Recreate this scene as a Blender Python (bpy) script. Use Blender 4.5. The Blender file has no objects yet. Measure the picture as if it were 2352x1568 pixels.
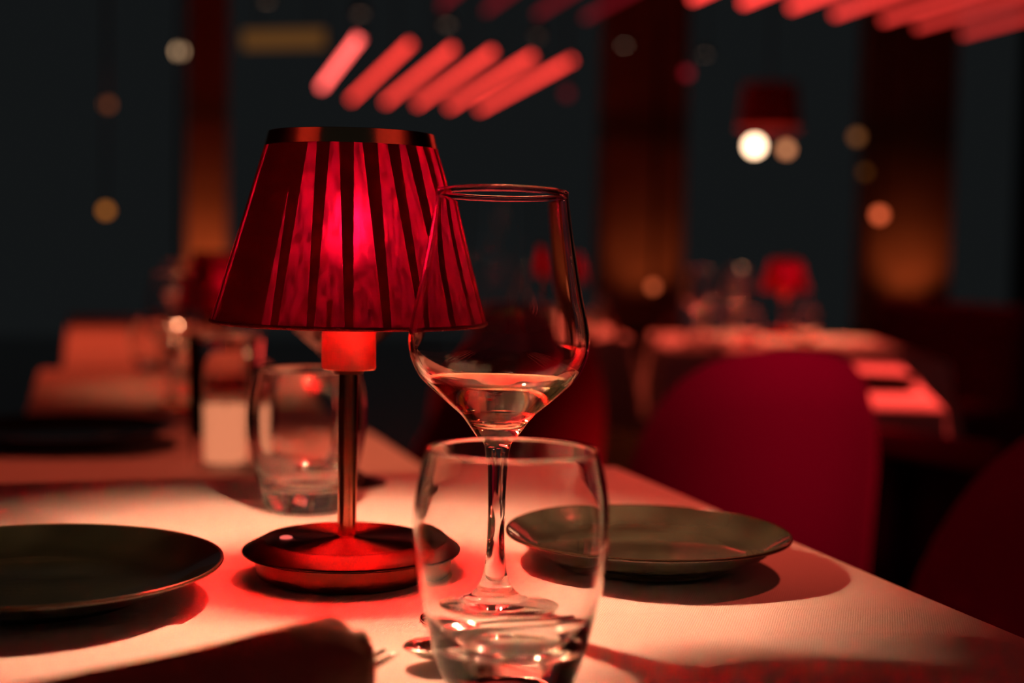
import bpy, bmesh, math, random
from mathutils import Vector, Matrix
random.seed(7)
C = bpy.context.scene.collection
S = bpy.context.scene
PI = math.pi
R = math.radians

# ------------------------------------------------------------------ camera, world, exposure
EYE = Vector((0.0, 0.0, 0.935))
FPX = 3267.0
PITCH, ROLL = R(3.68), R(1.15)
F0 = Vector((0, math.cos(PITCH), -math.sin(PITCH)))
U0 = Vector((0, math.sin(PITCH), math.cos(PITCH)))
R0 = Vector((1, 0, 0))
RT = R0 * math.cos(ROLL) + U0 * math.sin(ROLL)
UP = U0 * math.cos(ROLL) - R0 * math.sin(ROLL)
cam_d = bpy.data.cameras.new('camera')
cam_d.sensor_width = 36.0
cam_d.lens = 36.0 * FPX / 2352.0
cam_d.clip_start = 0.05
cam_d.clip_end = 100
cam_d.dof.use_dof = True
cam_d.dof.focus_distance = 0.727
cam_d.dof.aperture_fstop = 3.9
cam = bpy.data.objects.new('camera', cam_d)
C.objects.link(cam)
m = Matrix((RT, UP, -F0)).transposed().to_4x4()
m.translation = EYE
cam.matrix_world = m
S.camera = cam

w = bpy.data.worlds.new('night')
S.world = w
w.use_nodes = True
w.node_tree.nodes['Background'].inputs[0].default_value = (0.0062, 0.0072, 0.0076, 1)
w.node_tree.nodes['Background'].inputs[1].default_value = 1.0
S.view_settings.view_transform = 'Standard'
S.view_settings.look = 'None'
S.view_settings.exposure = 0.0
S.view_settings.gamma = 1.0
S.view_settings.use_curve_mapping = False

S.cycles.sample_clamp_indirect = 0.0
BULB = 4000.0          # radiance of the table lamp's bulb
TUBE = 3.1            # radiance of the red ceiling tubes



def spot(loc, aim, watts, col, deg, blend=0.7, size=0.06):  # unseen spots without fixtures, added to brighten chairs and cloths
    ld = bpy.data.lights.new('added_spot', 'SPOT')
    ld.energy, ld.color, ld.spot_size, ld.spot_blend, ld.shadow_soft_size = watts, col, math.radians(deg), blend, size
    lo = bpy.data.objects.new('added_spot', ld)
    C.objects.link(lo)
    lo.location = loc
    lo.rotation_euler = (Vector(aim) - Vector(loc)).to_track_quat('-Z', 'Y').to_euler()


RED = (1.0, 0.055, 0.04)
spot((1.05, 0.55, 2.7), (0.44, 2.05, 0.76), 190, (1.0, 0.03, 0.16), 13, 1.0)        # red chair
spot((-0.35, 0.75, 2.9), (0.34, 2.05, 0.55), 45, (1.0, 0.03, 0.16), 15, 0.9)   # red chair from the left
spot((1.0, 1.7, 2.9), (0.13, 1.05, 0.75), 150, (1.0, 0.09, 0.05), 18, 1.0)   # far right corner of the near table
spot((1.6, 2.6, 3.2), (0.74, 2.85, 0.7), 800, RED, 25)              # lit cloth corner
spot((0.9, 4.9, 3.2), (0.62, 4.4, 0.7), 330, (1.0, 0.09, 0.05), 30)    # table behind the chair
spot((-1.6, 4.2, 3.2), (-0.92, 3.5, 0.7), 190, (1.0, 0.09, 0.035), 50, 1.0)   # left row
spot((-1.1, 1.9, 3.0), (-0.36, 1.66, 0.68), 70, (1.0, 0.11, 0.05), 24, 1.0)
spot((-0.5, 1.6, 3.2), (-0.12, 1.80, 0.68), 120, (1.0, 0.20, 0.09), 12)  # second table
spot((0.2, 4.2, 3.2), (0.2, 4.7, 0.7), 60, (1.0, 0.14, 0.05), 24)   # far table behind the wine glass
spot((-0.5, 0.2, 2.9), (0.47, 1.5, 0.62), 20, (1.0, 0.03, 0.16), 12)      # chair at the right edge


def ray(px, py):
    return F0 + RT * ((px - 1176) / FPX) - UP * ((py - 784) / FPX)


def at(px, py, d):
    return EYE + ray(px, py) * d


def on(px, py, z):
    v = ray(px, py)
    return EYE + v * ((z - EYE.z) / v.z)


# ------------------------------------------------------------------ materials
def newmat(name):
    mt = bpy.data.materials.new(name)
    mt.use_nodes = True
    nt = mt.node_tree
    b = nt.nodes.get('Principled BSDF')
    return mt, nt, b


def pbr(name, col, rough=0.5, metal=0.0, bump=0.0, bscale=80, vary=0.0, vscale=8, sheen=0.0, spec=0.5, aniso=0.0, coat=0.0):
    mt, nt, b = newmat(name)
    b.inputs['Base Color'].default_value = (*col, 1)
    b.inputs['Roughness'].default_value = rough
    b.inputs['Metallic'].default_value = metal
    b.inputs['Specular IOR Level'].default_value = spec
    if sheen:
        b.inputs['Sheen Weight'].default_value = sheen
        b.inputs['Sheen Roughness'].default_value = 0.35
        b.inputs['Sheen Tint'].default_value = (1, 0.12, 0.16, 1)
    if coat:
        b.inputs['Coat Weight'].default_value = coat
        b.inputs['Coat Roughness'].default_value = 0.06
    tc = nt.nodes.new('ShaderNodeTexCoord')
    if vary:
        n = nt.nodes.new('ShaderNodeTexNoise')
        n.inputs['Scale'].default_value = vscale
        n.inputs['Detail'].default_value = 5
        nt.links.new(tc.outputs['Object'], n.inputs['Vector'])
        r = nt.nodes.new('ShaderNodeValToRGB')
        r.color_ramp.elements[0].position = 0.3
        r.color_ramp.elements[1].position = 0.7
        r.color_ramp.elements[0].color = (*[max(0, c * (1 - vary)) for c in col], 1)
        r.color_ramp.elements[1].color = (*[min(1, c * (1 + vary)) for c in col], 1)
        nt.links.new(n.outputs['Fac'], r.inputs['Fac'])
        nt.links.new(r.outputs['Color'], b.inputs['Base Color'])
    if bump:
        n2 = nt.nodes.new('ShaderNodeTexNoise')
        n2.inputs['Scale'].default_value = bscale
        n2.inputs['Detail'].default_value = 4
        nt.links.new(tc.outputs['Object'], n2.inputs['Vector'])
        bp = nt.nodes.new('ShaderNodeBump')
        bp.inputs['Strength'].default_value = bump
        bp.inputs['Distance'].default_value = 0.002
        nt.links.new(n2.outputs['Fac'], bp.inputs['Height'])
        nt.links.new(bp.outputs['Normal'], b.inputs['Normal'])
    return mt


def emit(name, col, strength):
    mt, nt, b = newmat(name)
    nt.nodes.remove(b)
    e = nt.nodes.new('ShaderNodeEmission')
    e.inputs[0].default_value = (*col, 1)
    e.inputs[1].default_value = strength
    nt.links.new(e.outputs[0], nt.nodes['Material Output'].inputs[0])
    return mt


def glassmat(name, col=(1, 1, 1), ior=1.5, rough=0.0):
    mt, nt, b = newmat(name)
    nt.nodes.remove(b)
    g = nt.nodes.new('ShaderNodeBsdfGlass')
    g.inputs['Color'].default_value = (*col, 1)
    g.inputs['Roughness'].default_value = rough
    g.inputs['IOR'].default_value = ior
    nt.links.new(g.outputs[0], nt.nodes['Material Output'].inputs[0])
    return mt


def clothmat(name, col=(0.8, 0.78, 0.75)):
    mt, nt, b = newmat(name)
    b.inputs['Roughness'].default_value = 0.85
    b.inputs['Specular IOR Level'].default_value = 0.15
    tc = nt.nodes.new('ShaderNodeTexCoord')
    hs = []
    for rot in (0.55, 2.12):
        mp = nt.nodes.new('ShaderNodeMapping')
        mp.inputs['Rotation'].default_value = (0, 0, rot)
        nt.links.new(tc.outputs['Object'], mp.inputs['Vector'])
        wv = nt.nodes.new('ShaderNodeTexWave')
        wv.inputs['Scale'].default_value = 260
        wv.inputs['Distortion'].default_value = 1.2
        wv.inputs['Detail'].default_value = 1
        nt.links.new(mp.outputs[0], wv.inputs['Vector'])
        hs.append(wv)
    mx = nt.nodes.new('ShaderNodeMath')
    mx.operation = 'MULTIPLY'
    nt.links.new(hs[0].outputs['Fac'], mx.inputs[0])
    nt.links.new(hs[1].outputs['Fac'], mx.inputs[1])
    bp = nt.nodes.new('ShaderNodeBump')
    bp.inputs['Strength'].default_value = 0.38
    bp.inputs['Distance'].default_value = 0.0006
    nt.links.new(mx.outputs[0], bp.inputs['Height'])
    nt.links.new(bp.outputs['Normal'], b.inputs['Normal'])
    n = nt.nodes.new('ShaderNodeTexNoise')
    n.inputs['Scale'].default_value = 900
    nt.links.new(tc.outputs['Object'], n.inputs['Vector'])
    r = nt.nodes.new('ShaderNodeValToRGB')
    r.color_ramp.elements[0].color = (*[c * 0.88 for c in col], 1)
    r.color_ramp.elements[1].color = (*col, 1)
    nt.links.new(n.outputs['Fac'], r.inputs['Fac'])
    nt.links.new(r.outputs['Color'], b.inputs['Base Color'])
    return mt


def shademat(name, k=1.0, fwd=0.5):
    """thin red pleated cloth: part of the light passes through, part is sent back, tiny gaps in the weave"""
    mt, nt, b = newmat(name)
    nt.nodes.remove(b)
    out = nt.nodes['Material Output']
    tc = nt.nodes.new('ShaderNodeTexCoord')
    mp = nt.nodes.new('ShaderNodeMapping')
    mp.inputs['Scale'].default_value = (1, 1, 0.16)
    nt.links.new(tc.outputs['Object'], mp.inputs['Vector'])
    n = nt.nodes.new('ShaderNodeTexNoise')
    n.inputs['Scale'].default_value = 420
    n.inputs['Detail'].default_value = 3
    nt.links.new(mp.outputs[0], n.inputs['Vector'])
    r = nt.nodes.new('ShaderNodeValToRGB')
    r.color_ramp.elements[0].position = 0.36
    r.color_ramp.elements[1].position = 0.68
    r.color_ramp.elements[0].color = (0.0016 * k, 0.00001 * k, 0.0002 * k, 1)
    r.color_ramp.elements[1].color = (0.0085 * k, 0.00004 * k, 0.0009 * k, 1)
    nt.links.new(n.outputs['Fac'], r.inputs['Fac'])
    tr = nt.nodes.new('ShaderNodeBsdfTranslucent')
    nt.links.new(r.outputs['Color'], tr.inputs['Color'])
    df = nt.nodes.new('ShaderNodeBsdfDiffuse')
    df.inputs['Color'].default_value = (0.5, 0.016, 0.024, 1)
    rf = nt.nodes.new('ShaderNodeBsdfRefraction')
    rf.inputs['IOR'].default_value = 1.25
    rf.inputs['Roughness'].default_value = 0.85
    sc_ = nt.nodes.new('ShaderNodeVectorMath')
    sc_.operation = 'SCALE'
    sc_.inputs['Scale'].default_value = fwd
    nt.links.new(r.outputs['Color'], sc_.inputs[0])
    nt.links.new(sc_.outputs[0], rf.inputs['Color'])
    ad0 = nt.nodes.new('ShaderNodeAddShader')
    nt.links.new(rf.outputs[0], ad0.inputs[0])
    nt.links.new(tr.outputs[0], ad0.inputs[1])
    ad = nt.nodes.new('ShaderNodeAddShader')
    nt.links.new(ad0.outputs[0], ad.inputs[0])
    nt.links.new(df.outputs[0], ad.inputs[1])
    tp = nt.nodes.new('ShaderNodeBsdfTransparent')
    tp.inputs['Color'].default_value = (1.0, 0.12, 0.10, 1)
    n2 = nt.nodes.new('ShaderNodeTexNoise')
    n2.inputs['Scale'].default_value = 1500
    n2.inputs['Detail'].default_value = 2
    nt.links.new(tc.outputs['Object'], n2.inputs['Vector'])
    r2 = nt.nodes.new('ShaderNodeValToRGB')
    r2.color_ramp.elements[0].position = 0.70
    r2.color_ramp.elements[1].position = 0.78
    r2.color_ramp.elements[0].color = (0, 0, 0, 1)
    r2.color_ramp.elements[1].color = (0.02, 0.02, 0.02, 1)
    nt.links.new(n2.outputs['Fac'], r2.inputs['Fac'])
    mx = nt.nodes.new('ShaderNodeMixShader')
    nt.links.new(r2.outputs['Color'], mx.inputs[0])
    nt.links.new(ad.outputs[0], mx.inputs[1])
    nt.links.new(tp.outputs[0], mx.inputs[2])
    nt.links.new(mx.outputs[0], out.inputs[0])
    return mt


def brushed(name, col, rough=0.27, aniso=0.75, rot=0.0):
    mt, nt, b = newmat(name)
    b.inputs['Base Color'].default_value = (*col, 1)
    b.inputs['Metallic'].default_value = 1
    b.inputs['Roughness'].default_value = rough
    b.inputs['Anisotropic'].default_value = aniso
    b.inputs['Anisotropic Rotation'].default_value = rot
    tg = nt.nodes.new('ShaderNodeTangent')
    tg.direction_type = 'RADIAL'
    tg.axis = 'Z'
    nt.links.new(tg.outputs[0], b.inputs['Tangent'])
    tc = nt.nodes.new('ShaderNodeTexCoord')
    mp = nt.nodes.new('ShaderNodeMapping')
    mp.inputs['Scale'].default_value = (2, 2, 120)
    nt.links.new(tc.outputs['Object'], mp.inputs['Vector'])
    n = nt.nodes.new('ShaderNodeTexNoise')
    n.inputs['Scale'].default_value = 60
    nt.links.new(mp.outputs[0], n.inputs['Vector'])
    mr = nt.nodes.new('ShaderNodeMapRange')
    mr.inputs['To Min'].default_value = rough - 0.02
    mr.inputs['To Max'].default_value = rough + 0.03
    nt.links.new(n.outputs['Fac'], mr.inputs['Value'])
    nt.links.new(mr.outputs[0], b.inputs['Roughness'])
    return mt


M = {
    'cloth': clothmat('white linen'),
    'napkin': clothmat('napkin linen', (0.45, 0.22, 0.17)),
    'shade': shademat('pleated red fabric'),
    'shade_far': shademat('far red fabric', 6.0, 0.1),
    'lining': pbr('shade seam', (0.10, 0.004, 0.008), 0.9),
    'hem': pbr('shade hem', (0.30, 0.006, 0.014), 0.9, bump=0.4, bscale=900),
    'brass': brushed('brushed copper brass', (0.12, 0.042, 0.033), 0.44, 1.0, 0.25),
    'bevel': brushed('brushed copper bevel', (0.065, 0.024, 0.019), 0.34, 0.6),
    'foot': brushed('satin copper foot', (0.17, 0.07, 0.045), 0.38, 0.0),
    'pole': brushed('brushed copper pole', (0.62, 0.20, 0.13), 0.2, 0.0),
    'cup': brushed('satin copper cup', (0.62, 0.30, 0.22), 0.40, 0.3),
    'ring': pbr('polished brass', (0.78, 0.46, 0.24), 0.16, 1.0),
    'steel': pbr('polished steel', (0.72, 0.68, 0.64), 0.14, 1.0),
    'button': emit('touch switch with painted highlight', (1.0, 0.14, 0.11), 1.0),  # the highlight on the switch is painted as emission
    'bulb': emit('bulb glow', (1.0, 0.48, 0.255), BULB),
    'bulb_far': emit('far bulb glow', (1.0, 0.42, 0.18), BULB * 0.10),
    'glass': glassmat('clear glass'),
    'wine': glassmat('pale wine', (1.0, 0.93, 0.80), 1.33),
    'wax': emit('candle with added glow', (1.0, 0.30, 0.14), 0.8),  # brightness of the pale wax is put in as emission
    'plate': pbr('dark green glaze', (0.007, 0.0085, 0.0055), 0.16, vary=0.45, vscale=30, bump=0.15, bscale=40, coat=0.6),
    'plate_right': pbr('mottled olive glaze', (0.060, 0.064, 0.042), 0.12, vary=0.55, vscale=22, bump=0.35, bscale=18, coat=1.0),
    'velvet': pbr('red velvet', (0.24, 0.005, 0.05), 0.85, sheen=0.6, bump=0.2, bscale=300, spec=0.1),
    'legs': pbr('black chair legs', (0.012, 0.011, 0.011), 0.4),
    'wood': pbr('dark table wood', (0.035, 0.02, 0.014), 0.45, vary=0.4, vscale=12),
    'wall': pbr('dark wall paint', (0.014, 0.015, 0.016), 0.6, vary=0.2, vscale=3),
    'ceiling': pbr('black ceiling', (0.02, 0.02, 0.02), 0.7),
    'floor': pbr('dark floor', (0.012, 0.010, 0.010), 0.2, vary=0.3, vscale=4),
    'column': pbr('warm plaster', (0.5, 0.28, 0.16), 0.8, vary=0.15, vscale=3, bump=0.3, bscale=20),
    'tube': emit('red tube', (1.0, 0.05, 0.036), TUBE),
    'tube_hot': emit('red tube bright', (1.0, 0.11, 0.095), TUBE * 1.35),
    'tube_dim': emit('red tube dim', (1.0, 0.06, 0.04), TUBE * 0.45),
    'tube_reflection': emit('red tube reflection', (1.0, 0.03, 0.06), TUBE * 0.07),
    'black': pbr('black metal', (0.01, 0.01, 0.01), 0.4, 0.5),
}


mt, nt, b = newmat('added red tint filter')  # for the added ring that reddens light from the bulb
tp = nt.nodes.new('ShaderNodeBsdfTransparent')
tp.inputs['Color'].default_value = (0.97, 0.30, 0.32, 1)
gl = nt.nodes.new('ShaderNodeBsdfGlossy')
gl.inputs['Roughness'].default_value = 0.2
mx = nt.nodes.new('ShaderNodeMixShader')
mx.inputs[0].default_value = 0.04
nt.links.new(tp.outputs[0], mx.inputs[1])
nt.links.new(gl.outputs[0], mx.inputs[2])
nt.nodes.remove(b)
nt.links.new(mx.outputs[0], nt.nodes['Material Output'].inputs[0])
M['filter'] = mt


# ------------------------------------------------------------------ mesh helpers
class MB:
    def __init__(s):
        s.v, s.f = [], []

    def add(s, vs, fs):
        o = len(s.v)
        s.v += [tuple(p) for p in vs]
        s.f += [tuple(i + o for i in f) for f in fs]
        return s

    def lathe(s, prof, n=48, z0=0.0, close=False, sq=1.0, off=(0, 0)):
        vs, fs = [], []
        k = len(prof)
        for i in range(n):
            a = 2 * PI * i / n
            for (r, z) in prof:
                vs.append((off[0] + r * math.cos(a), off[1] + r * math.sin(a) * sq, z + z0))
        rng = k if close else k - 1
        for i in range(n):
            j = (i + 1) % n
            for q in range(rng):
                q2 = (q + 1) % k
                fs.append((i * k + q, j * k + q, j * k + q2, i * k + q2))
        return s.add(vs, fs)

    def box(s, x0, x1, y0, y1, z0, z1):
        vs = [(x, y, z) for x in (x0, x1) for y in (y0, y1) for z in (z0, z1)]
        return s.add(vs, [(0, 1, 3, 2), (4, 6, 7, 5), (0, 4, 5, 1), (2, 3, 7, 6), (0, 2, 6, 4), (1, 5, 7, 3)])

    def tube(s, pts, rad, n=10, cap=True):
        pts = [Vector(p) for p in pts]
        rads = rad if isinstance(rad, (list, tuple)) else [rad] * len(pts)
        vs, fs = [], []
        ref = Vector((0, 0, 1))
        for i, p in enumerate(pts):
            t = (pts[min(i + 1, len(pts) - 1)] - pts[max(i - 1, 0)]).normalized()
            a = ref if abs(t.dot(ref)) < 0.95 else Vector((1, 0, 0))
            x = t.cross(a).normalized()
            y = t.cross(x).normalized()
            for k in range(n):
                an = 2 * PI * k / n
                vs.append(p + (x * math.cos(an) + y * math.sin(an)) * rads[i])
        for i in range(len(pts) - 1):
            for k in range(n):
                k2 = (k + 1) % n
                fs.append((i * n + k, i * n + k2, (i + 1) * n + k2, (i + 1) * n + k))
        if cap:
            fs.append(tuple(range(n - 1, -1, -1)))
            fs.append(tuple((len(pts) - 1) * n + k for k in range(n)))
        return s.add(vs, fs)

    def build(s, name, mat, parent=None, smooth=True, bevel=0.0, sub=0, loc=None, angle=40):
        me = bpy.data.meshes.new(name)
        me.from_pydata(s.v, [], s.f)
        bm = bmesh.new()
        bm.from_mesh(me)
        bmesh.ops.remove_doubles(bm, verts=bm.verts, dist=1e-6)
        bmesh.ops.recalc_face_normals(bm, faces=bm.faces)
        bm.to_mesh(me)
        bm.free()
        me.materials.append(mat)
        o = bpy.data.objects.new(name, me)
        C.objects.link(o)
        if parent:
            o.parent = parent
        if loc is not None:
            o.location = loc
        if bevel:
            b = o.modifiers.new('bevel', 'BEVEL')
            b.width = bevel
            b.segments = 3
            b.limit_method = 'ANGLE'
        if sub:
            b = o.modifiers.new('sub', 'SUBSURF')
            b.levels = sub
            b.render_levels = sub
        if smooth:
            me.shade_smooth()
            try:
                me.set_sharp_from_angle(angle=R(angle))
            except Exception:
                pass
        return o


def tag(o, label, cat, group=None, kind=None):
    o['label'] = label
    o['category'] = cat
    if group:
        o['group'] = group
    if kind:
        o['kind'] = kind
    return o


def thing(name, label, cat, loc=(0, 0, 0), rz=0.0, group=None):
    o = bpy.data.objects.new(name, None)
    o.empty_display_size = 0.05
    C.objects.link(o)
    o.location = loc
    o.rotation_euler = (0, 0, rz)
    return tag(o, label, cat, group)


def struct(name, mb, mat, **k):
    o = mb.build(name, mat, **k)
    o['kind'] = 'structure'
    return o


def kids(o):
    return [c for c in bpy.data.objects if c.parent == o]


def dup(o, loc, rz=0.0, label=None, scale=None, swap=None):
    r = o.copy()
    C.objects.link(r)
    r.location = loc
    r.rotation_euler = (0, 0, rz)
    if scale:
        r.scale = (scale,) * 3
    if label:
        r['label'] = label
    for ch in kids(o):
        c = ch.copy()
        C.objects.link(c)
        c.parent = r
        for g in kids(ch):
            d = g.copy()
            C.objects.link(d)
            d.parent = c
            if swap and d.data and d.data.materials and d.data.materials[0] in swap:
                d.data = d.data.copy()
                d.data.materials[0] = swap[d.data.materials[0] if d.data.materials[0] in swap else None]
        if swap and c.data and c.data.materials and c.data.materials[0] in swap:
            old = c.data.materials[0]
            c.data = c.data.copy()
            c.data.materials[0] = swap[old]
    return r


def smoothprof(pts, n=6):
    """Catmull-Rom through (r, z) points"""
    out = []
    P = [pts[0]] + list(pts) + [pts[-1]]
    for i in range(1, len(P) - 2):
        p0, p1, p2, p3 = P[i - 1], P[i], P[i + 1], P[i + 2]
        for k in range(n):
            t = k / n
            q = []
            for c in (0, 1):
                q.append(0.5 * (2 * p1[c] + (p2[c] - p0[c]) * t + (2 * p0[c] - 5 * p1[c] + 4 * p2[c] - p3[c]) * t * t
                                + (3 * p1[c] - p0[c] - 3 * p2[c] + p3[c]) * t ** 3))
            out.append((max(q[0], 0.0), q[1]))
    out.append(tuple(pts[-1]))
    return out


# ------------------------------------------------------------------ the room
AX = R(14)                       # the room runs 14 degrees to the left of the view
ax = Vector((-math.sin(AX), math.cos(AX), 0))
lx = Vector((math.cos(AX), math.sin(AX), 0))
ROOM_D = 14.5
CEIL = 4.2


def room(a, l, z=0):
    p = ax * a + lx * l
    return Vector((p.x, p.y, z))


def rbox(mb, a0, a1, l0, l1, z0, z1):
    vs = [room(a, l, z) for a in (a0, a1) for l in (l0, l1) for z in (z0, z1)]
    return mb.add(vs, [(0, 1, 3, 2), (4, 6, 7, 5), (0, 4, 5, 1), (2, 3, 7, 6), (0, 2, 6, 4), (1, 5, 7, 3)])


def wallpt(px, py, a=ROOM_D):
    v = ray(px, py)
    t = (a - EYE.dot(ax)) / v.dot(ax)
    return EYE + v * t


def lat(px, a=ROOM_D):
    return wallpt(px, 560, a).dot(lx)


struct('floor', rbox(MB(), -2.0, ROOM_D + 0.2, -3.6, 15.5, -0.05, 0.0), M['floor'], smooth=False)
struct('ceiling', rbox(MB(), -2.0, ROOM_D + 0.2, -3.6, 15.5, CEIL, CEIL + 0.05), M['ceiling'], smooth=False)
struct('wall_left', rbox(MB(), -2.0, ROOM_D, -3.65, -3.5, 0, CEIL), M['wall'], smooth=False)
struct('wall_right', rbox(MB(), -2.0, ROOM_D, 15.35, 9.5, 0, CEIL), M['wall'], smooth=False)
# the back of the room is open to the night between pillars, under a header
struct('wall_back', rbox(MB(), ROOM_D, ROOM_D + 0.15, -3.5, 15.35, CEIL - 0.35, CEIL), M['wall'], smooth=False)


def pillar(px0, px1, label, power, col, a=ROOM_D - 0.25, dz=0.0):
    l0, l1 = lat(px0, a), lat(px1, a)
    c = room(a + 0.14, (l0 + l1) / 2)
    t = thing('pillar', label, 'pillar', (c.x, c.y, 0), AX)
    t['group'] = 'plaster pillars along the back'
    hw = (l1 - l0) / 2
    MB().box(-hw, hw, -0.14, 0.14, 0.0, CEIL).build('shaft', M['column'], t, smooth=False, bevel=0.01)
    MB().box(-hw - 0.03, hw + 0.03, -0.17, 0.17, 0, 0.12).build('plinth', M['wall'], t, smooth=False, bevel=0.006)
    # the uplight standing in front of it
    u = room(a - 0.55, (l0 + l1) / 2)
    ld = bpy.data.lights.new('uplight_lamp', 'SPOT')
    ld.energy = power
    ld.color = col
    ld.spot_size = R(105)
    ld.spot_blend = 0.8
    ld.shadow_soft_size = 0.05
    lo = bpy.data.objects.new('uplight_lamp', ld)
    C.objects.link(lo)
    lo.location = (u.x, u.y, 0.62 + dz)
    d = room(0.55, 0) + Vector((0, 0, 0.30))
    lo.rotation_euler = d.to_track_quat('-Z', 'Y').to_euler()
    up = thing('uplight', label.replace('pillar', 'uplight in front of the pillar').split(' lit')[0], 'uplight', (u.x, u.y, 0), AX)
    up['label'] = 'black floor uplight standing before the ' + label
    MB().lathe([(0.0, 0), (0.09, 0), (0.09, 0.015), (0.012, 0.02), (0.012, 0.5 + dz)], 16).build('stand', M['black'], up)
    MB().lathe([(0.012, 0.5 + dz), (0.06, 0.52 + dz), (0.07, 0.6 + dz), (0.066, 0.6 + dz), (0.055, 0.53 + dz), (0.0, 0.525 + dz)], 16).build('lamp_cup', M['black'], up)
    return t


WARM = (1.0, 0.22, 0.07)
pillar(428, 522, 'narrow amber-lit pillar behind the pleated lamp', 9.0, WARM)
pillar(1385, 1572, 'broad dim amber pillar right of the wine glass', 3.2, WARM)
pillar(1990, 2185, 'broad amber-lit pillar beyond the right-hand chairs', 5.2, WARM)

# ------------------------------------------------------------------ red ceiling tubes
TZ = 2.23


def tube_light(p0, p1, label, mat, group, r=0.017):
    c = (p0 + p1) / 2
    t = thing('tube_light', label, 'ceiling light', (c.x, c.y, TZ), 0, group)
    a, b = p0 - Vector((c.x, c.y, TZ)), p1 - Vector((c.x, c.y, TZ))
    MB().tube([a, b], r, 12).build('tube', mat, t)
    for k in (0.2, 0.8):
        q = a.lerp(b, k)
        MB().tube([q + Vector((0, 0, r)), q + Vector((0, 0, CEIL - TZ))], 0.005, 6).build('hanger', M['black'], t)
    for q, e in ((a, (a - b).normalized()), (b, (b - a).normalized())):
        MB().tube([q, q + e * 0.03], r * 1.15, 12).build('end_cap', M['black'], t)
    return t


ordinal = ['leftmost and steepest of the six', 'second from the left of the six', 'third from the left of the six',
           'fourth from the left of the six', 'fifth from the left of the six', 'rightmost of the six']
cl1 = [((739, 199), (830, 80)), ((807, 228), (948, 94)), ((886, 235), (1046, 105)), ((959, 240), (1138, 113)),
       ((1032, 247), (1229, 124)), ((1102, 251), (1320, 134))]
for i, (p, q) in enumerate(cl1):
    tube_light(on(*p, TZ), on(*q, TZ), 'glowing red tube above the pleated lamp, %s' % ordinal[i],
               M['tube_hot'] if i == 0 else M['tube'], 'red tubes above the pleated lamp', 0.022 if i == 0 else 0.017)
ord2 = ['first', 'second', 'third', 'fourth', 'fifth', 'sixth', 'seventh']
cl2 = [(1592, -4), (1708, 6), (1818, 17), (1918, 33), (2030, 46), (2108, 62), (2212, 78)]
for i, p in enumerate(cl2):
    a = on(*p, TZ)
    mt = emit('red tube, upper right %d' % i, (1.0, 0.05, 0.04), TUBE * [1, 1, 0.8, 0.6, 0.45, 0.35, 0.3][i])
    tube_light(a, a - ax * 3.0, 'red tube at the upper right edge, %s from the left' % ord2[i],
               mt, 'red tubes at the upper right')
cl3 = [(1015, 12), (1118, 24), (1235, 32), (1345, 40)]  # faint emissive tubes stand in for ceiling reflections of the red tubes
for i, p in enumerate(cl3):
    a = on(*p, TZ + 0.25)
    tube_light(a, a - ax * 1.6, 'faint tube standing in for a ceiling reflection, top centre, %s from the left' % ord2[i],
               M['tube_reflection'], 'stand-ins for tube reflections at the top centre')

# unseen rows of tubes, added for red reflections in glass and brass
for i in range(5):
    tube_light(Vector((-1.5 - 0.22 * i, 1.3, TZ)), Vector((-1.5 - 0.22 * i, -0.9, TZ)), 'unseen added red tube left of the near table, %s from the table' % ord2[i],
               M['tube_dim'], 'unseen added red tubes left of the near table')
for i in range(5):
    tube_light(Vector((1.35 + 0.22 * i, 1.0, TZ)), Vector((1.35 + 0.22 * i, -1.2, TZ)), 'unseen added red tube right of the near table, %s from the table' % ord2[i],
               M['tube_dim'], 'unseen added red tubes right of the near table')

# ------------------------------------------------------------------ downlights and far lamps
M['spark'] = emit('dim warm downlight', (1.0, 0.62, 0.42), 1.6)
dl = [(613, 5), (828, 33), (1027, 58), (1235, 85), (1434, 105), (1620, 127)]
nm = ['first', 'second', 'third', 'fourth', 'fifth', 'sixth']
for i, p in enumerate(dl):
    q = on(*p, 2.43)
    t = thing('downlight', 'small dim hanging downlight, %s from the left in its row' % nm[i], 'downlight', q, 0, 'downlights across the ceiling')
    st = [0.5, 0.55, 0.75, 0.4, 1.3, 0.8][i]
    MB().lathe([(0.0, 0.05), (0.045, 0.05), (0.045, 0.002), (0.03, 0.0), (0.03, 0.010)], 16).build('housing', M['black'], t)
    MB().tube([(0, 0, 0.05), (0, 0, CEIL - 2.43)], 0.006, 6).build('stem', M['black'], t)
    MB().lathe([(0.0, 0.004), (0.029, 0.004), (0.029, 0.010), (0.0, 0.010)], 16).build('lens', emit('downlight %d' % i, (1.0, 0.6, 0.4), 1.5 * st), t)


def bulb_lamp(px, py, d, r, col, strength, label):
    q = at(px, py, d)
    t = thing('globe_lamp', label, 'lamp', q, 0)
    MB().lathe([(r * math.sin(a * PI / 12), -r * math.cos(a * PI / 12)) for a in range(13)], 16).build('globe', emit('globe ' + label[:20], col, strength), t)
    MB().lathe([(0.0, r * 0.9), (r * 0.5, r * 0.9), (r * 0.45, r * 1.5), (0.008, r * 1.6), (0.008, CEIL - q.z)], 12).build('stem', M['black'], t)
    return t


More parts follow.
